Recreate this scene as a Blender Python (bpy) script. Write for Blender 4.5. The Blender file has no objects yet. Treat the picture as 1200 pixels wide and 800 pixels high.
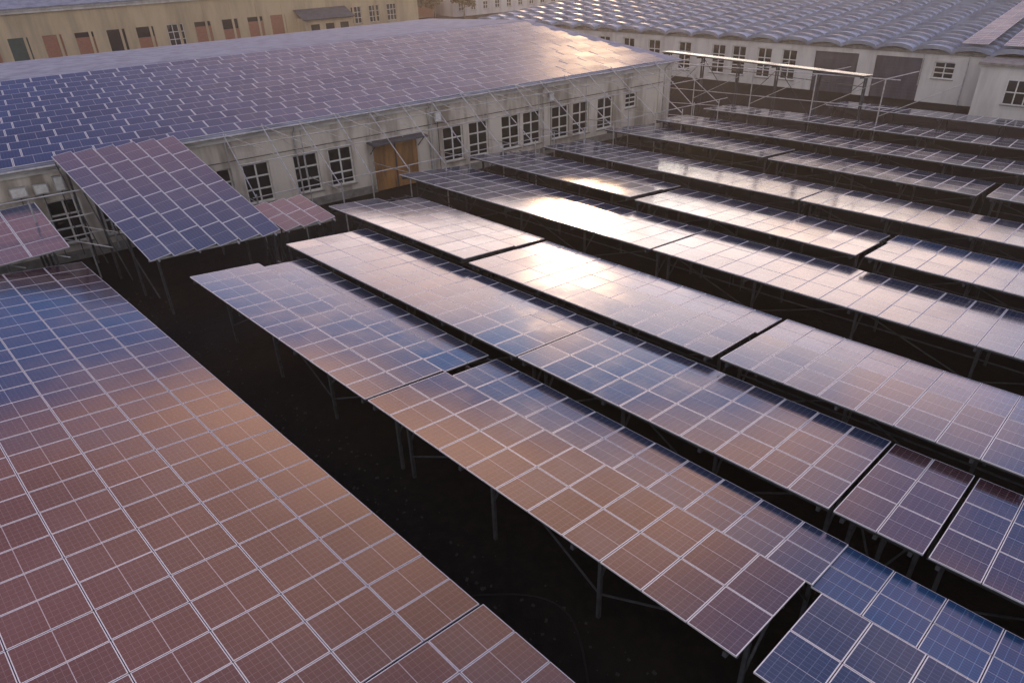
import bpy, math, random
from mathutils import Vector, Matrix
random.seed(7)
R=random.random
scene=bpy.context.scene
col=scene.collection
V=Vector

# ---------------------------------------------------------------- node helpers
class NT:
    def __init__(s,tree):
        s.t=tree; s.n=tree.nodes; s.l=tree.links
    def new(s,typ,**kw):
        nd=s.n.new(typ)
        for k,v in kw.items(): setattr(nd,k,v)
        return nd
    def put(s,sock,v):
        if isinstance(v,bpy.types.NodeSocket): s.l.new(v,sock)
        elif v is not None:
            try: sock.default_value=v
            except Exception:
                sock.default_value=(v,v,v) if not hasattr(v,'__len__') else tuple(v)[:3]
    def m(s,op,a,b=None,c=None,clamp=False):
        nd=s.new('ShaderNodeMath',operation=op,use_clamp=clamp)
        s.put(nd.inputs[0],a)
        if b is not None: s.put(nd.inputs[1],b)
        if c is not None: s.put(nd.inputs[2],c)
        return nd.outputs[0]
    def vm(s,op,a,b=None,scale=None):
        nd=s.new('ShaderNodeVectorMath',operation=op)
        s.put(nd.inputs[0],a)
        if b is not None: s.put(nd.inputs[1],b)
        if scale is not None: s.put(nd.inputs['Scale'],scale)
        return nd.outputs['Value'] if op in('DOT_PRODUCT','LENGTH') else nd.outputs[0]
    def mix(s,f,a,b,bt='MIX'):
        nd=s.new('ShaderNodeMix',data_type='RGBA',blend_type=bt)
        s.put(nd.inputs[0],f); s.put(nd.inputs[6],a); s.put(nd.inputs[7],b)
        return nd.outputs[2]
    def ss(s,x,lo,hi):
        nd=s.new('ShaderNodeMapRange',interpolation_type='SMOOTHSTEP')
        s.put(nd.inputs[0],x); s.put(nd.inputs[1],lo); s.put(nd.inputs[2],hi)
        return nd.outputs[0]
    def noise(s,vec,scale,detail=3,rough=.5):
        nd=s.new('ShaderNodeTexNoise')
        if vec is not None: s.put(nd.inputs['Vector'],vec)
        nd.inputs['Scale'].default_value=scale; nd.inputs['Detail'].default_value=detail
        nd.inputs['Roughness'].default_value=rough
        return nd.outputs[0]
def c4(c): return (c[0],c[1],c[2],1)

def new_mat(name):
    m=bpy.data.materials.new(name); m.use_nodes=True
    return m,NT(m.node_tree),m.node_tree.nodes['Principled BSDF']

def mat_simple(name,c1,c2=None,scale=1.5,rough=.8,metal=0,bump=0.0,bscale=None,streak=False,lo=.35,hi=.7,spec=.5):
    m,n,b=new_mat(name)
    tc=n.new('ShaderNodeTexCoord').outputs['Object']
    if streak: vec=n.vm('MULTIPLY',tc,(1,1,.18))
    else: vec=tc
    if c2 is None: c2=tuple(x*.7 for x in c1)
    f=n.ss(n.noise(vec,scale,3,.62),lo,hi)
    n.put(b.inputs['Base Color'],n.mix(f,c4(c1),c4(c2)))
    b.inputs['Roughness'].default_value=rough; b.inputs['Metallic'].default_value=metal
    b.inputs['Specular IOR Level'].default_value=spec
    if bump:
        bp=n.new('ShaderNodeBump'); bp.inputs['Strength'].default_value=bump; bp.inputs['Distance'].default_value=.05
        n.put(bp.inputs['Height'],n.noise(tc,bscale or scale*6,2,.6)); n.put(b.inputs['Normal'],bp.outputs[0])
    return m

def mat_brick(name,c1,c2,mortar):
    m,n,b=new_mat(name)
    uv=n.new('ShaderNodeUVMap',uv_map='uv').outputs[0]
    br=n.new('ShaderNodeTexBrick'); n.put(br.inputs['Vector'],uv)
    br.inputs['Color1'].default_value=c4(c1); br.inputs['Color2'].default_value=c4(c2); br.inputs['Mortar'].default_value=c4(mortar)
    br.inputs['Scale'].default_value=1; br.inputs['Brick Width'].default_value=.28; br.inputs['Row Height'].default_value=.1
    br.inputs['Mortar Size'].default_value=.012
    n.put(b.inputs['Base Color'],br.outputs[0]); b.inputs['Roughness'].default_value=.9
    return m

def mat_panel(name,base_a,base_b,line,rough=.10,nu=12,nv=6,ior=1.9,dustk=1.0,fw=.012,fc=.78,spec=.5):
    m,n,b=new_mat(name)
    uv=n.new('ShaderNodeUVMap',uv_map='uv').outputs[0]
    uv2=n.new('ShaderNodeUVMap',uv_map='rnd').outputs[0]
    sx=n.new('ShaderNodeSeparateXYZ'); n.put(sx.inputs[0],uv); u,v=sx.outputs[0],sx.outputs[1]
    s2=n.new('ShaderNodeSeparateXYZ'); n.put(s2.inputs[0],uv2); r1,r2=s2.outputs[0],s2.outputs[1]
    du=n.m('SUBTRACT',.5,n.m('ABSOLUTE',n.m('SUBTRACT',u,.5)))
    dv=n.m('SUBTRACT',.5,n.m('ABSOLUTE',n.m('SUBTRACT',v,.5)))
    fr=n.m('MAXIMUM',n.m('LESS_THAN',du,fw),n.m('LESS_THAN',dv,fw*1.6))
    mid=n.m('GREATER_THAN',du,.5-.005)
    gu=n.m('GREATER_THAN',n.m('ABSOLUTE',n.m('SUBTRACT',n.m('FRACT',n.m('MULTIPLY',u,nu)),.5)),.47)
    gv=n.m('GREATER_THAN',n.m('ABSOLUTE',n.m('SUBTRACT',n.m('FRACT',n.m('MULTIPLY',v,nv)),.5)),.47)
    g=n.m('MAXIMUM',gu,gv)
    bb=n.m('GREATER_THAN',n.m('ABSOLUTE',n.m('SUBTRACT',n.m('FRACT',n.m('MULTIPLY',v,nv*4)),.5)),.455)
    base=n.mix(r1,c4(base_a),c4(base_b))
    c=n.mix(n.m('MULTIPLY',bb,.14),base,c4(line))
    c=n.mix(n.m('MULTIPLY',g,.75),c,c4(line))
    c=n.mix(n.m('MULTIPLY',mid,.8),c,(.55,.55,.57,1))
    geo=n.new('ShaderNodeNewGeometry').outputs['Position']
    d1=n.ss(n.noise(geo,.40,3,.6),.40,.75)
    dust=n.m('MULTIPLY',n.m('ADD',n.m('MULTIPLY',d1,.06*dustk),.006*dustk),n.m('ADD',.5,r2))
    c=n.mix(dust,c,(.40,.35,.33,1))
    c=n.mix(fr,c,(fc,fc,fc*1.02,1))
    n.put(b.inputs['Base Color'],c)
    rr=n.m('ADD',rough,n.m('MULTIPLY',d1,.07)); rr=n.m('ADD',rr,n.m('MULTIPLY',r2,.05)); rr=n.m('ADD',rr,n.m('MULTIPLY',fr,.4))
    n.put(b.inputs['Roughness'],rr)
    b.inputs['IOR'].default_value=ior; b.inputs['Specular IOR Level'].default_value=spec
    return m

M={}
M['pv_warm_refl']=mat_panel('solar_cells_warm_sky_tint',(.034,.015,.022),(.056,.024,.030),(.20,.15,.16))  # reddish base tint paints the pink sky reflection into the cells
M['pv_blue_refl']=mat_panel('solar_cells_blue_sky_tint',(.006,.040,.115),(.012,.058,.155),(.13,.28,.46))  # bluer base for back strips, blue sky reflection put into the colour
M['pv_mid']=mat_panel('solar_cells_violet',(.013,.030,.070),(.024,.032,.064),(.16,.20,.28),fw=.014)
M['pv_roof']=mat_panel('solar_cells_roof',(.010,.032,.110),(.020,.050,.150),(.09,.16,.30),rough=.36,ior=1.22,dustk=.5,fw=.016,fc=.80,spec=.3)
M['pv_tilt']=mat_panel('solar_cells_grey_blue',(.030,.048,.100),(.048,.062,.120),(.20,.24,.34),rough=.12,ior=1.9,dustk=1.6,fw=.015)
M['alu']=mat_simple('aluminium_frame',(.68,.68,.69),(.52,.52,.53),3,.45,.3)
M['back']=mat_simple('panel_backsheet',(.04,.04,.05),(.03,.03,.04),1,.8)
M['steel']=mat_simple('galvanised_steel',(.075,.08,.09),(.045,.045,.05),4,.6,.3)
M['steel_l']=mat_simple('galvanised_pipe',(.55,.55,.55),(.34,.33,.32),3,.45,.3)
M['plaster']=mat_simple('painted_plaster',(.70,.65,.57),(.34,.30,.25),.8,.9,0,.25,12,True,.42,.68)
M['plaster_w']=mat_simple('white_plaster',(.76,.74,.71),(.56,.54,.52),.7,.9,0,.2,10,True)
M['plaster_y']=mat_simple('beige_plaster',(.62,.50,.32),(.42,.34,.22),.5,.9,0,.2,10,True)
M['white']=mat_simple('white_paint',(.80,.80,.78),(.65,.64,.61),5,.5)
M['ochre']=mat_simple('ochre_door_paint',(.44,.23,.08),(.24,.13,.06),2,.7,0,0,None,True)
M['darkdoor']=mat_simple('grey_steel_door',(.09,.09,.12),(.06,.06,.08),2,.6,0,0,None,True)
M['green']=mat_simple('green_paint',(.04,.09,.08),(.03,.06,.05),2,.6)
M['concrete']=mat_simple('concrete',(.28,.27,.25),(.18,.17,.16),2,.9,0,.3)
M['stone']=mat_simple('rubble_stone',(.05,.045,.04),(.03,.028,.026),2,.95)
M['roofgrey']=mat_simple('roof_bitumen_sheet',(.32,.35,.43),(.22,.24,.30),.8,1.0,0,.2,spec=.08)
M['roofdark']=mat_simple('dark_roofing',(.11,.11,.12),(.07,.07,.08),.8,.85,0,.2)
M['roofred']=mat_simple('red_tile_roof',(.36,.13,.05),(.22,.09,.04),1,.85)
M['slate']=mat_simple('corrugated_sheet',(.38,.45,.56),(.23,.28,.37),.45,.75,0,.25,6,spec=.3)
M['slate2']=mat_simple('rooflight_sheet',(.07,.12,.23),(.04,.08,.14),.6,.45,0,.15,6,spec=.3)
M['brick']=mat_brick('red_brick',(.46,.16,.07),(.32,.10,.055),(.30,.26,.22))
M['bark']=mat_simple('bark',(.10,.07,.05),None,5,.95)
M['rubber']=mat_simple('black_cable',(.012,.012,.012),None,5,.9)
M['box']=mat_simple('cabinet_paint',(.50,.51,.52),None,3,.5)
m,n,b=new_mat('window_glass'); b.inputs['Base Color'].default_value=(.015,.02,.025,1); b.inputs['Roughness'].default_value=.06
M['glass']=m
m,n,b=new_mat('foliage')
oi=n.new('ShaderNodeNewGeometry').outputs['Random Per Island']
n.put(b.inputs['Base Color'],n.mix(oi,(.05,.06,.02,1),(.14,.10,.035,1))); b.inputs['Roughness'].default_value=.8
M['leaf']=m
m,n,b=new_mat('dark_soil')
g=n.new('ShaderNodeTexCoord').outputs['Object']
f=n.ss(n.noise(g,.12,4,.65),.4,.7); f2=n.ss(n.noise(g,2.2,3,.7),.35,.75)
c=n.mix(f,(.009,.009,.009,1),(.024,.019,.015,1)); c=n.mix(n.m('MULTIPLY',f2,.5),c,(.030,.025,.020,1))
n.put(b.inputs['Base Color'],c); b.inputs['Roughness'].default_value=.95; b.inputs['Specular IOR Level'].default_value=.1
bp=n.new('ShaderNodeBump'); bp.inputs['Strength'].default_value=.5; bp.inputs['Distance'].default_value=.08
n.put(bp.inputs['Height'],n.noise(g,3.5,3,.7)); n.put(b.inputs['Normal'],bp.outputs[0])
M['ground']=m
m=bpy.data.materials.new('haze'); m.use_nodes=True; n=NT(m.node_tree)
n.n.remove(n.n['Principled BSDF'])
vs=n.new('ShaderNodeVolumeScatter'); vs.inputs['Density'].default_value=.0010; vs.inputs['Anisotropy'].default_value=.65
vs.inputs['Color'].default_value=(1,.90,.78,1)
n.l.new(vs.outputs[0],n.n['Material Output'].inputs['Volume'])
M['haze']=m

# ---------------------------------------------------------------- mesh builder
class MB:
    def __init__(s): s.v=[];s.f=[];s.m=[];s.uv=[];s.r=[];s.mats=[]
    def mi(s,k):
        if k not in s.mats: s.mats.append(k)
        return s.mats.index(k)
    def face(s,pts,mat,uvs=None,rnd=(0,0)):
        i=len(s.v); s.v+= [tuple(p) for p in pts]; s.f.append(tuple(range(i,i+len(pts)))); s.m.append(s.mi(mat))
        if uvs is None:
            uvs=[(0,0)]*len(pts)
        s.uv+=list(uvs); s.r+=[rnd]*len(pts)
    def box(s,o,ax,ay,az,mat,top=None,topuv=None,bottom=None,rnd=(0,0)):
        o=V(o);ax=V(ax);ay=V(ay);az=V(az)
        p=[o,o+ax,o+ax+ay,o+ay]; q=[x+az for x in p]
        lx,ly,lz=ax.length,ay.length,az.length
        s.face(q,top or mat,topuv or [(0,0),(lx,0),(lx,ly),(0,ly)],rnd)
        s.face([p[3],p[2],p[1],p[0]],bottom or mat,[(0,0),(lx,0),(lx,ly),(0,ly)])
        for a,bb,l in((0,1,lx),(1,2,ly),(2,3,lx),(3,0,ly)):
            s.face([p[a],p[bb],q[bb],q[a]],mat,[(0,0),(l,0),(l,lz),(0,lz)])
    def bar(s,a,b,w,mat,sides=4,h=None):
        a=V(a);b=V(b);d=(b-a)
        if d.length<1e-5: return
        d.normalize(); up=V((0,0,1)) if abs(d.z)<.95 else V((1,0,0))
        x=d.cross(up).normalized(); y=x.cross(d).normalized()
        k=sides; ring=[]
        for P in(a,b):
            ring.append([P+x*(w/2*math.cos(2*math.pi*(i+.5)/k)*1.414)+y*((h or w)/2*math.sin(2*math.pi*(i+.5)/k)*1.414) for i in range(k)] if k==4 else
                        [P+x*(w/2*math.cos(2*math.pi*i/k))+y*(w/2*math.sin(2*math.pi*i/k)) for i in range(k)])
        for i in range(k):
            j=(i+1)%k; s.face([ring[0][i],ring[0][j],ring[1][j],ring[1][i]],mat)
        s.face(ring[0][::-1],mat); s.face(ring[1],mat)
    def obj(s,name,parent=None):
        me=bpy.data.meshes.new(name); me.from_pydata(s.v,[],s.f)
        for k in s.mats: me.materials.append(M[k])
        me.polygons.foreach_set('material_index',s.m)
        l=me.uv_layers.new(name='uv'); l.data.foreach_set('uv',[c for t in s.uv for c in t])
        l2=me.uv_layers.new(name='rnd'); l2.data.foreach_set('uv',[c for t in s.r for c in t])
        me.update(); ob=bpy.data.objects.new(name,me); col.objects.link(ob)
        if parent: ob.parent=parent
        return ob
def empty(name,loc=(0,0,0)):
    e=bpy.data.objects.new(name,None); col.objects.link(e); e.empty_display_size=.5
    return e

UVP=[(0,0),(1,0),(1,1),(0,1)]; UVL=[(0,0),(0,1),(1,1),(1,0)]
def panels(mb,o,ex,ey,nx,ny,wx,wy,mat,long='x',gap=.022,jit=.0035,thick=.04,ragged=None,shift=0.0):
    n=ex.cross(ey).normalized()
    for i in range(nx):
        for j in range(ny):
            if ragged and ragged(i,j): continue
            p=o+ex*(i*(wx+gap))+ey*(j*(wy+gap)+shift*i)
            a=(R()-.5)*2*jit; c=(R()-.5)*2*jit
            ax=(ex+n*a)*wx; ay=(ey+n*c)*wy
            mm=mat[min(i,len(mat)-1)] if isinstance(mat,(list,tuple)) else mat
            mb.box(p+n*(R()*.006),ax,ay,n*thick,'alu',top=mm,topuv=(UVP if long=='x' else UVL),bottom='back',rnd=(R(),R()))

# ---------------------------------------------------------------- solar rows
def row(name,p_far,p_near,z,sections,tiltd=7.4):
    root=empty(name)
    kz=(16-z)/13.0; kw=kz*.975
    a=V((p_far[0],p_far[1],0))*kz; b2=V((p_near[0],p_near[1],0))*kz
    ey=(a-b2).normalized()
    exh=ey.cross(V((0,0,1))).normalized()
    def pt(y):
        t=(y-a.y)/(b2.y-a.y); return a.lerp(b2,t)
    mb=MB(); st=MB()
    for (ya,yb,strips,dz,dt) in sections:
        ya*=kz; yb*=kz
        T=math.radians(tiltd+dt)
        ex=exh*math.cos(T)-V((0,0,1))*math.sin(T); n=ex.cross(ey)
        o0=pt(yb)+V((0,0,z+dz)); x=0; wy=1.07; gap=.022
        for (nc,w,mt,of,on) in strips:
            w*=kw
            L=(ya-yb)+of+on; ny=max(1,int(round(L/(wy+gap)))); wyy=L/ny-gap
            panels(mb,o0+ex*x-ey*on,ex,ey,nc,ny,w,wyy,mt)
            x+=nc*(w+gap)
        W=x; L=ya-yb
        k=max(2,int(W/.9))
        for i in range(k+1):
            q=o0+ex*(.12+(W-.24)*i/k)-n*.06
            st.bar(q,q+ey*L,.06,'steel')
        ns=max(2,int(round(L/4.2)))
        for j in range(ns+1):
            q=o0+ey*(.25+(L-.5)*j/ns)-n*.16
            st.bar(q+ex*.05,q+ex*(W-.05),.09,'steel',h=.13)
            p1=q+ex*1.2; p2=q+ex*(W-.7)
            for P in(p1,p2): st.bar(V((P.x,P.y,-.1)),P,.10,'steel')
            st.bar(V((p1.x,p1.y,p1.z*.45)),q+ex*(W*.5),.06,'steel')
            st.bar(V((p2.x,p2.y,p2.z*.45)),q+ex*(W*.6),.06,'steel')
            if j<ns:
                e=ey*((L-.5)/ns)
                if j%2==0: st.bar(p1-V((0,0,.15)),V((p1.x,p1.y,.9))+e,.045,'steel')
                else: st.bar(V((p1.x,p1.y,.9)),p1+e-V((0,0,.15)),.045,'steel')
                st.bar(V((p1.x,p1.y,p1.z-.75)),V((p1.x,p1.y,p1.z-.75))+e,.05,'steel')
    mb.obj('photovoltaic_modules',root); st.obj('steel_support_frame',root)
    return root
N='solar_panel_array'
w3=[(3,1.76,'pv_mid',0,0)]
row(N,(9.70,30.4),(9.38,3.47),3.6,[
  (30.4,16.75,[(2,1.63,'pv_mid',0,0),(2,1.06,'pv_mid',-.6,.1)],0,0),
  (16.6,3.47,[(2,1.63,'pv_warm_refl',0,0),(2,1.06,'pv_mid',-.35,.15)],0.04,0.35),
  (3.10,-9.5,[(2,1.63,'pv_mid',0,0),(2,1.06,'pv_blue_refl',.25,0)],-.05,0)])
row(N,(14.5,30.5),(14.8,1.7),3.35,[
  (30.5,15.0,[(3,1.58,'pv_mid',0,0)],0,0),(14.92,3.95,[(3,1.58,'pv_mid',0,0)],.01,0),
  (3.85,1.72,[(3,1.58,'pv_warm_refl',0,0)],0,0),(1.62,-9.5,[(3,1.58,'pv_warm_refl',0,0)],0,0)])
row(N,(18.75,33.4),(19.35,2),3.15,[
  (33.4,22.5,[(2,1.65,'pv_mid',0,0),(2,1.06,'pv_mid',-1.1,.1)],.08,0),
  (22.25,10.0,[(2,1.65,'pv_mid',0,0),(2,1.06,'pv_blue_refl',0,.1)],-.04,-0.35),
  (9.7,-9.5,[(2,1.65,'pv_mid',0,0),(2,1.06,'pv_blue_refl',.0,0)],.04,0)])
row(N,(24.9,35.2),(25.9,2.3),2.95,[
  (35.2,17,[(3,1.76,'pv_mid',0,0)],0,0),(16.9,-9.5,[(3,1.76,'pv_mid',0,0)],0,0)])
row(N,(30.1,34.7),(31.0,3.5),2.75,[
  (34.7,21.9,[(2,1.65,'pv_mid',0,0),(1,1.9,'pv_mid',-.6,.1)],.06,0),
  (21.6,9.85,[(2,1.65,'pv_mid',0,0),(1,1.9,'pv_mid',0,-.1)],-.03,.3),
  (9.5,-9.5,[(2,1.65,'pv_mid',0,0),(1,1.9,'pv_blue_refl',.1,0)],.03,0)])
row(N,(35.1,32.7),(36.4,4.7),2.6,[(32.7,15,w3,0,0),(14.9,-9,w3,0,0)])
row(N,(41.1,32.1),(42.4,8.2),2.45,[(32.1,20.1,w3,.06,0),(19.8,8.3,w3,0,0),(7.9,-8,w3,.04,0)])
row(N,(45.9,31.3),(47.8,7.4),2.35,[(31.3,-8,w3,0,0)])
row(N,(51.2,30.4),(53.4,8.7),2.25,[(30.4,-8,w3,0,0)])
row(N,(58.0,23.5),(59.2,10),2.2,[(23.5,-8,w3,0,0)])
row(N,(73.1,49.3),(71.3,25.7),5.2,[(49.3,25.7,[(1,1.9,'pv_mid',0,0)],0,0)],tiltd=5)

def big_array():
    root=empty(N); mb=MB(); st=MB()
    T=math.radians(8.0)
    for (pf,pn,ya,yb,nc) in(((7.40,38.3),(7.10,8),38.2,8.75,12),((7.52,38.3),(7.16,8),8.70,-7.5,12)):
        a=V((pf[0],pf[1],0)); b=V((pn[0],pn[1],0)); ey=(a-b).normalized(); exh=ey.cross(V((0,0,1)))
        ex=exh*math.cos(T)-V((0,0,1))*math.sin(T); n=ex.cross(ey)
        low=a.lerp(b,(yb-a.y)/(b.y-a.y))+V((0,0,2.2))
        w=1.64; W=nc*(w+.022); o=low-ex*W
        L=ya-yb; ny=int(round(L/1.09)); wy=L/ny-.022
        panels(mb,o,ex,ey,nc,ny,w,wy,'pv_warm_refl')
        for i in range(nc*2+1):
            q=o+ex*(W*i/(nc*2))-n*.05; st.bar(q,q+ey*L,.05,'steel')
        k=int(L/4.2)
        for j in range(k+1):
            q=o+ey*(.3+(L-.6)*j/k)-n*.15; st.bar(q,q+ex*W,.09,'steel',h=.14)
            for i in range(5):
                P=q+ex*(.7+(W-1.4)*i/4); st.bar(V((P.x,P.y,-.1)),P,.12,'steel')
    mb.obj('photovoltaic_modules',root); st.obj('steel_support_frame',root)
big_array()

def sheet(p_tl,p_tr,p_bl,nx,ny,mat,long):
    root=empty(N); mb=MB(); st=MB()
    tl=V(p_tl);tr=V(p_tr);bl=V(p_bl)
    ey=(tl-bl); L=ey.length; ey.normalize()
    ex=(tr-tl); sh=ex.dot(ey)/nx; ex=ex-ey*ex.dot(ey); W=ex.length; ex.normalize()
    n=ex.cross(ey).normalized()
    o=bl; g=.022
    panels(mb,o,ex,ey,nx,ny,W/nx-g,L/ny-g,mat,long,shift=sh)
    full=ex*W+ey*sh*nx
    for i in range(4):
        q=o+full*(.06+.88*i/3)-n*.07; st.bar(q,q+ey*L,.07,'steel_l')
    for j in range(4):
        q=o+ey*(.3+(L-.6)*j/3)-n*.15; st.bar(q,q+full,.09,'steel_l')
        for P in(q+full*.06,q+full*.94): st.bar(V((P.x,P.y,-.1)),P,.1,'steel')
        if j<3:
            q2=q+ey*((L-.6)/3); st.bar(V((q.x,q.y,1.0)),q2,.05,'steel')
    mb.obj('photovoltaic_modules',root); st.obj('steel_support_frame',root)
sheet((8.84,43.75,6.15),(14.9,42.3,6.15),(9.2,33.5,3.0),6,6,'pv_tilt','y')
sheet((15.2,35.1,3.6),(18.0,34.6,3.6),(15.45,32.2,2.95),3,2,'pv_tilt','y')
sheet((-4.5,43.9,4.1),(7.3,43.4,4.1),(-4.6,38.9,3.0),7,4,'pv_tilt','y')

# ---------------------------------------------------------------- walls with openings
Z=V((0,0,1))
def wall(mb,o,e,length,h,thick,ops,mat):
    inn=Z.cross(e).normalized()
    ops=sorted(ops); s=0
    for (a,b,z0,z1) in ops:
        if a>s: mb.box(o+e*s,e*(a-s),inn*thick,Z*h,mat)
        if z0>0: mb.box(o+e*a,e*(b-a),inn*thick,Z*z0,mat)
        if z1<h: mb.box(o+e*a+Z*z1,e*(b-a),inn*thick,Z*(h-z1),mat)
        s=b
    if s<length: mb.box(o+e*s,e*(length-s),inn*thick,Z*h,mat)
def window(mb,o,e,a,b,z0,z1,nx,nz,depth=.16,fr='white',fill='glass',sill=True):
    inn=Z.cross(e).normalized(); w=b-a; h=z1-z0
    p=o+e*a+inn*depth+Z*z0
    mb.box(p+inn*.05+e*.01+Z*.01,e*(w-.02),inn*.02,Z*(h-.02),fill)
    t=.10
    for i in range(nx+1):
        x=i*(w-t)/nx; mb.box(p+e*x,e*t,inn*.045,Z*h,fr)
    for i in range(nz+1):
        z=i*(h-t)/nz
        for k in range(nx):
            x0=k*(w-t)/nx+t; x1=(k+1)*(w-t)/nx
            mb.box(p+e*x0+Z*z+inn*.003,e*(x1-x0),inn*.038,Z*t,fr)
    if sill: mb.box(o+e*(a-.08)+Z*(z0-.07)-inn*.1,e*(w+.16),inn*.097,Z*.06,'concrete')

# ---- long factory
ang=math.radians(-10.8); e1=V((math.cos(ang),math.sin(ang),0)); in1=Z.cross(e1).normalized()
O1=V((15.7,43.55,0))
root=empty('factory_building')
mb=MB(); wn=MB()
S0=-32.0; S1=40.2; H1=5.55; D1=44.0
base=O1+e1*S0
cent=[-24,-21.6,-17,-14.5,-12,-9.5,-7,-4.5,-1.2,1.4,3.8,7.05,9.45]
right=[18.2,20.4,23.3,25.3,28.1,30.2,32.8]
ops=[]
for c in cent+right:
    ops.append((c-.85-S0,c+.85-S0,1.0,3.55))
ops.append((11.8-S0,15.2-S0,0.0,3.3))
ops.append((35.0-S0,36.3-S0,2.3,3.5))
wall(mb,base,e1,S1-S0,H1,.4,ops,'plaster')
for (a,b,z0,z1) in ops:
    if z0==0:
        inn=in1; p=base+e1*a+inn*.12
        wn.box(p,e1*(b-a),inn*.06,Z*z1,'ochre')
        for i in range(9): wn.box(p+e1*((b-a)*i/9+.02)-inn*.02,e1*.05,inn*.018,Z*(z1-.1),'ochre')
        wn.box(p+e1*1.66-inn*.04,e1*.09,inn*.036,Z*z1,'darkdoor')
        wn.box(base+e1*(a-.4)-inn*1.1+Z*3.45,e1*(b-a+.8),inn*1.09,Z*.1,'roofdark')
        for x in(a-.2,b+.1): wn.bar(base+e1*x-inn*1.0+Z*3.45,base+e1*x-inn*.02+Z*2.7,.05,'steel')
    else:
        window(wn,base,e1,a,b,z0,z1,2 if b-a>1.5 else 1,3)
for s in [i*5.05 for i in range(0,15)]:
    if any(a-.55<s<b+.1 for a,b,_,_ in ops): continue
    mb.box(base+e1*s-in1*.14,e1*.45,in1*.137,Z*(H1-.42),'plaster')
s=0
for (a,b,z0,z1) in sorted(ops)+[(S1-S0,0,1,1)]:
    if z0==0 or a==S1-S0:
        mb.box(base+e1*s-in1*.05,e1*(a-s),in1*.047,Z*.55,'concrete'); s=b
mb.box(base-in1*.18+Z*(H1-.4),e1*(S1-S0),in1*.177,Z*.16,'plaster_w')
mb.box(base-in1*.30+Z*(H1-.2),e1*(S1-S0),in1*.297,Z*.16,'plaster_w')
for s,w_,h_ in((-9.2,.8,.55),(-8.1,.7,.55),(-7.1,.5,.8),(-5.9,.9,.5),(-3.0,.5,.6),(16.6,.5,.7),(26.7,.45,.6)):
    wn.box(O1+e1*s-in1*.42+Z*4.15,e1*w_,in1*.24,Z*h_,'box')
    wn.box(O1+e1*(s+.06)-in1*.435+Z*4.21,e1*(w_-.12),in1*.013,Z*(h_-.12),'white')
    wn.bar(O1+e1*(s+w_/2)-in1*.25+Z*.3,O1+e1*(s+w_/2)-in1*.25+Z*4.15,.05,'steel',6)
wn.bar(O1+e1*-12-in1*.25+Z*4.0,O1+e1*39-in1*.25+Z*4.0,.05,'steel',6)
c1=base+e1*(S1-S0)
gx=[(4,7,1,3.5),(10,13,1,3.5),(17,20.5,0,3.6)]
wall(mb,c1+in1*.4,in1,D1-.8,H1,.4,gx,'plaster')
for (a,b,z0,z1) in gx:
    window(wn,c1+in1*.4,in1,a,b,z0,z1,3,3,sill=z0>0,fill='glass' if z0>0 else 'darkdoor')
mb.box(base+in1*(D1-.4),e1*(S1-S0),in1*.4,Z*H1,'plaster')
mb.box(base+in1*.4,e1*.4,in1*(D1-.8),Z*H1,'plaster')
ridge=6.95; hd=D1/2
g0=c1+Z*H1
for e_off in(-.4,-(S1-S0)):
    q=g0+e1*(e_off)
    mb.face([q,q+in1*D1,q+in1*hd+Z*(ridge-H1-.05)],'plaster')
    q=q+e1*.4
    mb.face([q+in1*D1,q,q+in1*hd+Z*(ridge-H1-.05)],'plaster')
mb.obj('walls',root)
rf=MB()
ov=.55
rs=(ridge-H1)/hd
o=base-e1*.5-in1*ov+Z*(H1+.02-rs*ov)
up1=(in1*hd+Z*(ridge-H1)).normalized()
Ls=(hd+ov)/up1.dot(in1)
nr=e1.cross(up1)
rf.box(o,e1*(S1-S0+1.0),up1*Ls,nr*.18,'roofgrey')
o2=o+up1*Ls
dn=(in1*hd-Z*(ridge-H1)).normalized()
rf.box(o2,e1*(S1-S0+1.0),dn*Ls,e1.cross(dn)*.18,'roofgrey')
rf.bar(o-in1*.09+Z*.06,o-in1*.09+Z*.06+e1*(S1-S0+1),.14,'steel_l',8)
for s in(2,12.4,27,38.5,48.2,58.3,71.3): 
    p=base+e1*s-in1*.12; rf.bar(p+Z*.2,p+Z*(H1-.5),.11,'steel_l',8)
    rf.bar(p+Z*(H1-.5),o-in1*.09+Z*.0+e1*(s+.5),.10,'steel_l',8)
rf.obj('roof',root); wn.obj('windows_and_door',root)
pv=MB()
tt=math.radians(2.6)
for k in range(14):
    oo=o+up1*(.25+k*1.52)+nr*.20+e1*(.5*(k%2)+.2)
    eyy=(up1*math.cos(tt)+nr*math.sin(tt))
    cnt=int((S1-S0-.2)/1.98)
    panels(pv,oo,e1,eyy,cnt,1,1.94,1.40,'pv_roof','x',gap=.04,jit=.004)
pv.obj('photovoltaic_modules',root)

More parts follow.
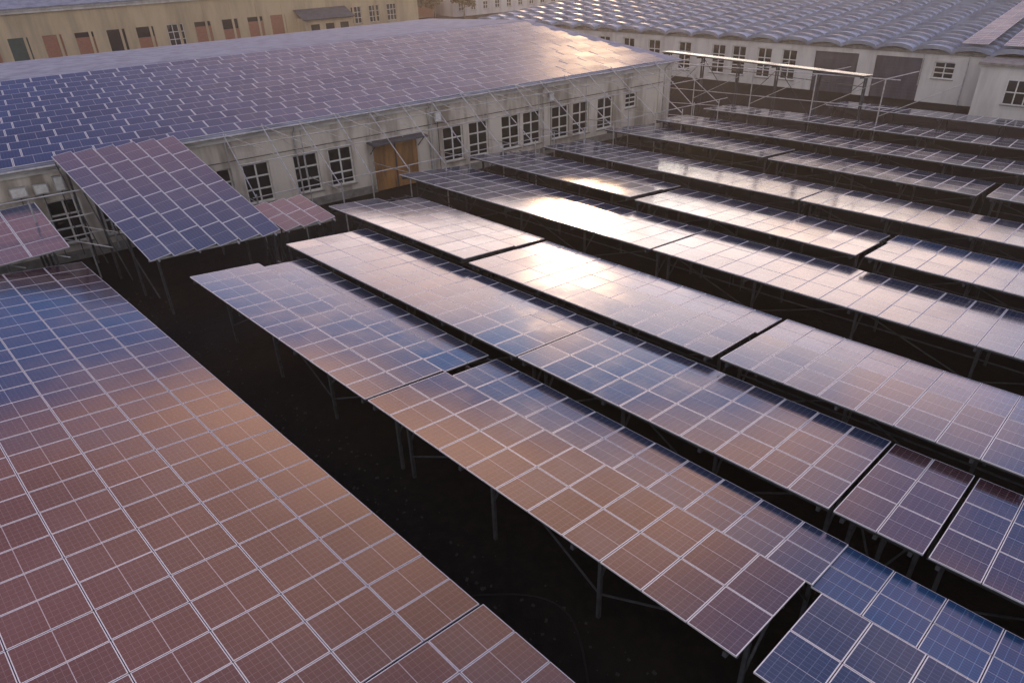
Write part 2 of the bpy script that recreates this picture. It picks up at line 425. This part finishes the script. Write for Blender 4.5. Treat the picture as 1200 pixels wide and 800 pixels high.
# ---- steel pipe frame between factory eaves and rows
pf=MB()
for k in range(17):
    s=2.2+k*2.35
    w=O1+e1*s
    top=w-in1*.5+Z*(5.75+ .15*(k%2))
    out=w-in1*(5.4+ (k%3)*.5)+Z*3.0
    pf.bar(top,out,.065,'steel_l',6)
    pf.bar(V((out.x,out.y,0)),out+Z*.3,.08,'steel_l',6)
    if k%2==0:
        pf.bar(w-in1*.35+Z*.3,w-in1*.35+Z*5.2,.07,'steel_l',6)
        pf.bar(w-in1*.35+Z*2.2,out-Z*.2,.05,'steel_l',6)
    if k<16:
        w2=O1+e1*(s+2.35)
        pf.bar(top,w2-in1*3.0+Z*4.55,.04,'steel_l',6)
        if k%3==1: pf.bar(top+Z*.1,w2-in1*.5+Z*3.6,.04,'steel_l',6)
for d,z in((.7,5.6),(1.9,5.2),(3.3,4.5),(5.3,3.1)):
    pf.bar(O1+e1*2-in1*d+Z*z,O1+e1*41.5-in1*d+Z*z,.06,'steel_l',6)
for k in range(5):
    a=V((56.5+k*.9,40-k*5,0)); pf.bar(a,a+Z*5.0,.1,'steel_l',6); pf.bar(a+Z*5,a+V((4,-1,5.1)),.07,'steel_l',6)
    pf.bar(a+Z*2.2,a+V((.9,-5,5)),.05,'steel_l',6)
pf.bar(V((56.4,40.5,5)),V((60.3,19,5)),.08,'steel_l',6)
pf.bar(V((56.4,40.5,2.9)),V((60.3,19,2.9)),.06,'steel_l',6)
for k in range(5):
    a=V((1.0+k*1.9,42.3-k*.3,0)); pf.bar(a,a+Z*4.9,.09,'steel_l',6); pf.bar(a+Z*3.0,a+V((2.2,-3.5,2.6)),.06,'steel_l',6)
for z in(4.9,3.6,2.6): pf.bar(V((-2,43,z)),V((9.5,40.9,z)),.08,'steel_l',6)
pf.obj('steel_pipe_frame')

# ---- beige building in the back left
root=empty('brick_infill_building'); mb=MB(); wn=MB()
a2=math.radians(-10.9); e2=V((math.cos(a2),math.sin(a2),0)); in2=Z.cross(e2).normalized()
B2=V((23.3,127.6,0))-e2*22; H2=7.9; L2=22+67.6
cs=[-17,-12.8,-8.6,-4.4,-.4,3.5,7.8,12,16.3,20.4,24.8,29,33.3,37.4,41.2]
fills=['brick','glass','brick','brick','brick','green','brick','brick','dark','brick2','white','brick','brick3','brick','brickfull']
ops=[(c-1.25+22,c+1.25+22,.9,4.2) for c in cs]+[(c-1+22,c+1+22,1.6,4.4) for c in(55.3,58.8,62.3)]
wall(mb,B2,e2,L2,H2,.4,ops,'plaster_y')
for i,(a,b,z0,z1) in enumerate(ops):
    f=fills[i] if i<len(fills) else 'white'
    if f in('brick','brickfull','brick2','brick3'):
        zt=z1 if f in('brick','brickfull') else z0+(z1-z0)*.55
        if f=='brick' and i%2: zt=z1-.7
        wn.box(B2+e2*(a+.005)+in2*.12+Z*(z0+.003),e2*(b-a-.01),in2*.2,Z*(zt-z0-.006),'brick')
        wn.box(B2+e2*(a+.005)+in2*.34+Z*z0,e2*(b-a-.01),in2*.02,Z*(z1-z0-.01),'glass')
    elif f=='green': wn.box(B2+e2*(a+.005)+in2*.12+Z*(z0),e2*(b-a-.01),in2*.1,Z*(z1-z0-.01),'green')
    elif f in('dark',): wn.box(B2+e2*(a+.005)+in2*.3+Z*z0,e2*(b-a-.01),in2*.02,Z*(z1-z0-.01),'glass')
    else: window(wn,B2,e2,a,b,z0,z1,3,3)
for i in range(22):
    s=1+i*4.2
    mb.box(B2+e2*s-in2*.1,e2*.35,in2*.097,Z*(H2-.75),'plaster_y')
mb.box(B2-in2*.35+Z*(H2-.6),e2*L2,in2*.347,Z*.35,'plaster_w')
mb.box(B2-in2*.55+Z*(H2-.24),e2*L2,in2*.547,Z*.22,'plaster_w')
mb.box(B2+e2*(L2-.4)+in2*.4,e2*.4,in2*18,Z*H2,'plaster_y')
mb.box(B2+in2*.4,e2*.4,in2*18,Z*H2,'plaster_y')
mb.box(B2+in2*18.4,e2*L2,in2*.4,Z*H2,'plaster_y')
mb.obj('walls',root); wn.obj('windows',root)
rf=MB(); q=B2-in2*.8-e2*.5+Z*H2
up=(in2*10.2+Z*2.2)
rf.box(q,e2*(L2+1),up,e2.cross(up).normalized()*.15,'roofgrey')
up2=(in2*10.2-Z*2.2); rf.box(q+up,e2*(L2+1),up2,e2.cross(up2).normalized()*.15,'roofgrey')
for s in(10,30,52,74): rf.box(q+e2*s+in2*7+Z*.9,e2*1.1,in2*1.1,Z*2.6,'brick')
rf.obj('roof',root)
root=empty('lean_to_shed'); mb=MB()
q=B2+e2*(44.3+22)-in2*4
mb.box(q,e2*8.6,in2*3.98,Z*3.4,'plaster_y')
up=(in2*4.4+Z*1.3); mb.box(q-in2*.5-e2*.3+Z*3.3,e2*9.2,up,e2.cross(up).normalized()*.12,'roofdark')
for i in range(3): mb.box(q+e2*(1+i*2.6)-in2*.03+Z*1.2,e2*1.5,in2*.027,Z*1.4,'glass')
mb.obj('walls_and_roof',root)

# ---- warehouse on the right with vaulted roof
root=empty('warehouse_building'); mb=MB(); wn=MB()
W0=V((74.6,62,0)); W1=V((78.6,17.6,0)); EXT=17
e3=(W1-W0).normalized(); Lw=(W1-W0).length; W0=W0-e3*EXT; Lw+=EXT
in3=Z.cross(e3).normalized(); H3=4.65
def sy(y): return (W0.y-y)/abs(e3.y)
ops=[]
for y in(70,66.5,63,59,55.5,52,48,43.8,41.4,38.5,35.8): ops.append((sy(y)-.8,sy(y)+.8,.8,3.8))
for y in(31,25.1): ops.append((sy(y)-2.15,sy(y)+2.15,0,3.9))
ops.append((sy(21.1)-.9,sy(21.1)+.9,2.2,3.7))
wall(mb,W0,e3,Lw,H3,.4,ops,'plaster_w')
for (a,b,z0,z1) in ops:
    if z0==0:
        p=W0+e3*(a+.01)+in3*.15
        wn.box(p,e3*(b-a-.02),in3*.06,Z*(z1-.01),'darkdoor')
        for i in range(12): wn.box(p-in3*.025+Z*(.1+i*.31),e3*(b-a-.02),in3*.022,Z*.04,'darkdoor')
    else: window(wn,W0,e3,a,b,z0,z1,2,3)
mb.box(W0-in3*.12+Z*(H3-.3),e3*Lw,in3*.117,Z*.28,'concrete')
wn.bar(W0+e3*(sy(19.2))-in3*.2,W0+e3*(sy(19.2))-in3*.2+Z*4.4,.13,'steel_l',8)
wn.bar(W0+e3*(sy(23.0))-in3*.2+Z*1.5,W0+e3*(sy(23))-in3*.2+Z*4.4,.1,'steel_l',8)
q=W1-in3*3.6
mb.box(q,e3*32,in3*3.9,Z*4.3,'plaster_w')
mb.box(q-in3*.3-e3*.3+Z*4.3,e3*32.6,in3*4.2,Z*.22,'concrete')
for i in range(5): window(wn,q-in3*.2,e3,2.2+i*5.4,4.6+i*5.4,1.2,3.3,3,2,depth=.12)
mb.obj('walls',root); wn.obj('windows_and_doors',root)
rf=MB(); pitch=3.3; nb=int((Lw+34)/pitch); seg=2.3; D3=80; hv=.50
for i in range(nb):
    s0=-1+i*pitch
    for j in range(int(D3/seg)):
        d0=-.5+j*seg; zb=H3+.05+j*.06
        mm='slate2' if (j%2==1) else 'slate'
        for k in range(8):
            t0=math.pi*k/8; t1=math.pi*(k+1)/8
            def P(t,d,zz): return W0+e3*(s0+pitch/2-math.cos(t)*pitch*.5)+in3*d+Z*(zb+math.sin(t)*hv+zz)
            a,b_,c_,d_=P(t0,d0,0),P(t1,d0,0),P(t1,d0+seg,-.22),P(t0,d0+seg,-.22)
            rf.face([a,b_,c_,d_],mm if k in(2,3,4,5) else 'slate')
            rf.face([P(t0,d0,-.34),P(t1,d0,-.34),b_,a],'roofgrey')
rf.obj('vaulted_roof',root)
pv=MB()
for i in range(nb):
    s0=-1+i*pitch
    if s0<sy(24): continue
    a=W0+e3*(s0+.55)+Z*(H3+.75)+in3*.2
    panels(pv,a,e3,(in3+Z*.026).normalized(),1,60,2.1,1.03,'pv_roof','x')
pv.obj('photovoltaic_modules',root)

# ---- distant buildings
def house(name,o,ang,L,D,H,rh,wm,rm):
    root=empty(name); mb=MB(); e=V((math.cos(ang),math.sin(ang),0)); inn=Z.cross(e).normalized(); o=V(o)
    n=int(L/3); ops=[(1+i*3,2.2+i*3,1,2.5) for i in range(n-1)]
    wall(mb,o,e,L,H,.3,ops,wm)
    for (a,b,z0,z1) in ops: window(mb,o,e,a,b,z0,z1,2,2,depth=.1)
    mb.box(o+inn*(D-.3),e*L,inn*.3,Z*H,wm); mb.box(o+inn*.3,e*.3,inn*(D-.6),Z*H,wm); mb.box(o+e*(L-.3)+inn*.3,e*.3,inn*(D-.6),Z*H,wm)
    for x in(0,L):
        mb.face([o+e*x+Z*H,o+e*x+inn*D+Z*H,o+e*x+inn*D/2+Z*(H+rh)],wm)
    up=inn*(D/2+.4)+Z*rh*(1+.8/D); q=o-inn*.4-e*.4+Z*(H-rh*.8/D)
    mb.box(q,e*(L+.8),up,e.cross(up).normalized()*.15,rm)
    d=inn*(D/2+.4)-Z*rh*(1+.8/D); mb.box(q+up,e*(L+.8),d,e.cross(d).normalized()*.15,rm)
    mb.box(o+e*L*.3+inn*D*.4+Z*H,e*.8,inn*.8,Z*(rh+1.5),'brick')
    mb.obj('walls_and_roof',root)
house('brick_house',(90,128,0),math.radians(-10),13,11,3.6,3.2,'brick','roofred')
house('grey_shed',(104,121,0),math.radians(-10),40,16,5,2.6,'plaster_w','slate')
house('brick_house',(88,150,0),math.radians(-5),20,11,5,3.5,'plaster_y','roofred')
house('brick_house',(120,150,0),math.radians(-14),22,12,4.5,3.5,'brick','roofred')

# ---- trees
def tree(x,y,h,sd):
    rr=random.Random(sd); root=empty('deciduous_tree'); tb=MB(); lf=MB()
    def limb(a,b,r0,r1):
        d=(b-a).normalized(); x_=d.cross(V((0.3,.9,.1))).normalized(); y_=d.cross(x_); k=6
        A=[a+(x_*math.cos(i*1.047)+y_*math.sin(i*1.047))*r0 for i in range(k)]; B=[b+(x_*math.cos(i*1.047)+y_*math.sin(i*1.047))*r1 for i in range(k)]
        for i in range(k): tb.face([A[i],A[(i+1)%k],B[(i+1)%k],B[i]],'bark')
    b0=V((x,y,0)); t=b0+V((0,0,h*.4)); limb(b0,t,h*.03,h*.018); tips=[]
    for i in range(9):
        an=i*2.4; e=t+V((math.cos(an)*h*.24*(.5+rr.random()),math.sin(an)*h*.24*(.5+rr.random()),h*(.12+.42*rr.random())))
        limb(t-V((0,0,h*.1*rr.random())),e,h*.012,h*.004); tips.append(e)
    for e in tips:
        for _ in range(150):
            p=e+V((rr.gauss(0,1),rr.gauss(0,1),rr.gauss(0,.8)))*h*.075
            s=.22+.25*rr.random(); u=V((rr.gauss(0,1),rr.gauss(0,1),rr.gauss(0,1))).normalized(); w=u.orthogonal().normalized()
            lf.face([p-u*s,p+w*s*.6,p+u*s,p-w*s*.6],'leaf')
    tb.obj('trunk_and_limbs',root); lf.obj('crown',root)
for i,(x,y,h) in enumerate([(91,118,5.5),(97,119,6),(103,117,5),(92,142,10),(112,140,10),(86,141,9),(128,145,11)]): tree(x,y,h,i)

# ---- small site things
def cabinet(x,y,z=0):
    mb=MB(); o=V((x,y,z)); mb.box(o,V((.45,0,0)),V((0,.8,0)),Z*1.1,'box'); mb.box(o+V((-.03,-.03,1.1)),V((.51,0,0)),V((0,.86,0)),Z*.05,'roofgrey')
    mb.box(o+V((-.018,.05,.08)),V((.015,0,0)),V((0,.7,0)),Z*.94,'plaster_w'); mb.box(o+V((-.04,.68,.5)),V((.02,0,0)),V((0,.04,0)),Z*.14,'steel')
    for dx in(.05,.36):
        for dy in(.1,.7): mb.bar(V((x+dx,y+dy,-.05)),o+V((dx,dy,.02)),.05,'steel')
    mb.obj('inverter_cabinet')
cabinet(14.0,6.5,.9); cabinet(30.0,14.5,1.0); cabinet(24.4,27,.9)
cb=MB(); prev=None
for i in range(24):
    t=i/23; p=V((8.3+1.2*math.sin(t*5)+t*.6,10.5-6*t,.03))
    if prev is not None: cb.bar(prev,p,.05,'rubber',6)
    prev=p
cb.obj('cable')
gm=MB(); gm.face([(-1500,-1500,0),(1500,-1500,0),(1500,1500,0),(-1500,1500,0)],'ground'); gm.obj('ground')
rb=MB(); rr=random.Random(3)
for i in range(420):
    x=7.4+rr.random()*2.6; y=rr.random()*38+1; s=.02+.06*rr.random()**2
    o=V((x,y,-.01)); a=rr.random()*3
    rb.box(o,V((math.cos(a),math.sin(a),.1))*s*1.4,V((-math.sin(a),math.cos(a),0))*s,V((.1,0,1))*s*.7,'stone')
rb.obj('gravel')
hz=MB(); hz.box(V((-300,-300,-1)),V((900,0,0)),V((0,900,0)),Z*13.5,'haze'); hz.obj('haze')

# ---------------------------------------------------------------- camera
cam=bpy.data.cameras.new('camera'); co=bpy.data.objects.new('camera',cam); col.objects.link(co)
r=V((.7061,-.7075,-.0298)); u=V((.3777,.3407,.8610)); f=V((.5990,.6192,-.5078))
mt=Matrix((( r.x,u.x,-f.x,0),(r.y,u.y,-f.y,0),(r.z,u.z,-f.z,16),(0,0,0,1)))
co.matrix_world=mt
cam.sensor_width=36; cam.lens=24.8; cam.clip_end=4000; cam.clip_start=.1
scene.camera=co

# ---------------------------------------------------------------- light
EL=math.radians(8.0); AZ=math.radians(38)
sd=V((math.cos(EL)*math.cos(AZ),math.cos(EL)*math.sin(AZ),math.sin(EL)))
su=bpy.data.lights.new('sun','SUN'); so=bpy.data.objects.new('sun',su); col.objects.link(so)
su.energy=1.1; su.angle=math.radians(6); su.color=(1,.64,.36)
so.rotation_euler=sd.to_track_quat('Z','Y').to_euler()
w=bpy.data.worlds.new('World'); scene.world=w; w.use_nodes=True
n=NT(w.node_tree); bg=w.node_tree.nodes['Background']
sky=n.new('ShaderNodeTexSky',sky_type='NISHITA'); sky.sun_disc=False; sky.sun_elevation=EL; sky.sun_rotation=math.pi/2-AZ
sky.air_density=1.0; sky.dust_density=.8; sky.ozone_density=3.0
d=n.new('ShaderNodeTexCoord').outputs['Generated']
sp=n.new('ShaderNodeSeparateXYZ'); n.put(sp.inputs[0],d); dz=sp.outputs[2]
inv=n.m('DIVIDE',1,n.m('ADD',n.m('MAXIMUM',dz,0),.22))
pl=n.vm('SCALE',d,scale=inv)
ns=n.noise(pl,1.3,3,.5); ns2=n.noise(pl,2.6,3,.55)
dt=n.vm('DOT_PRODUCT',d,tuple(sd))
elev=n.m('ADD',dz,n.m('MULTIPLY',n.m('SUBTRACT',ns,.5),.34))
elev=n.m('ADD',elev,n.m('MULTIPLY',n.m('SUBTRACT',n.ss(dt,.65,.97),.5),.10))
hx=n.vm('DOT_PRODUCT',d,(math.cos(math.radians(60)),math.sin(math.radians(60)),0))
high=n.m('MULTIPLY',n.ss(elev,.40,.46),n.m('ADD',.22,n.m('MULTIPLY',.78,n.ss(hx,.54,.72))))
back=n.m('SUBTRACT',1,n.ss(dt,-.2,.4))
high=n.m('MAXIMUM',high,n.m('MULTIPLY',back,.8))
streak=n.m('MULTIPLY',n.ss(ns2,.53,.61),n.ss(dz,.02,.12))
cl=n.m('MAXIMUM',high,n.m('MULTIPLY',streak,.45))
near=n.ss(dt,.66,.99)
front=n.ss(dt,-.2,.4)
far_c=(9.2,4.5,4.4,1); near_c=(24,13.2,8.2,1)
cc=n.mix(near,far_c,near_c)
cc=n.mix(front,(9.4,8.2,7.0,1),cc)
zen=n.ss(dz,.72,.97)
cc=n.mix(zen,cc,(3.8,3.8,4.8,1))
var=n.m('ADD',.15,n.m('MULTIPLY',ns2,1.6))
ccs=n.vm('SCALE',cc,scale=var)
skt=n.vm('MULTIPLY',sky.outputs[0],(.42,.80,1.5))
skt=n.vm('ADD',skt,(.4,1.3,2.9))
gl=n.m('MULTIPLY',n.ss(dt,.74,.98),n.m('SUBTRACT',1,n.ss(dz,.19,.37)))
gl=n.m('MULTIPLY',gl,n.m('ADD',.35,n.m('MULTIPLY',ns2,1.3)))
skt=n.vm('ADD',skt,n.vm('SCALE',(33,21.0,11.5),scale=gl))
out=n.mix(n.m('MULTIPLY',cl,.92),skt,ccs)
n.put(bg.inputs['Color'],out); bg.inputs['Strength'].default_value=.11
scene.view_settings.view_transform='Standard'; scene.view_settings.look='None'; scene.view_settings.exposure=0
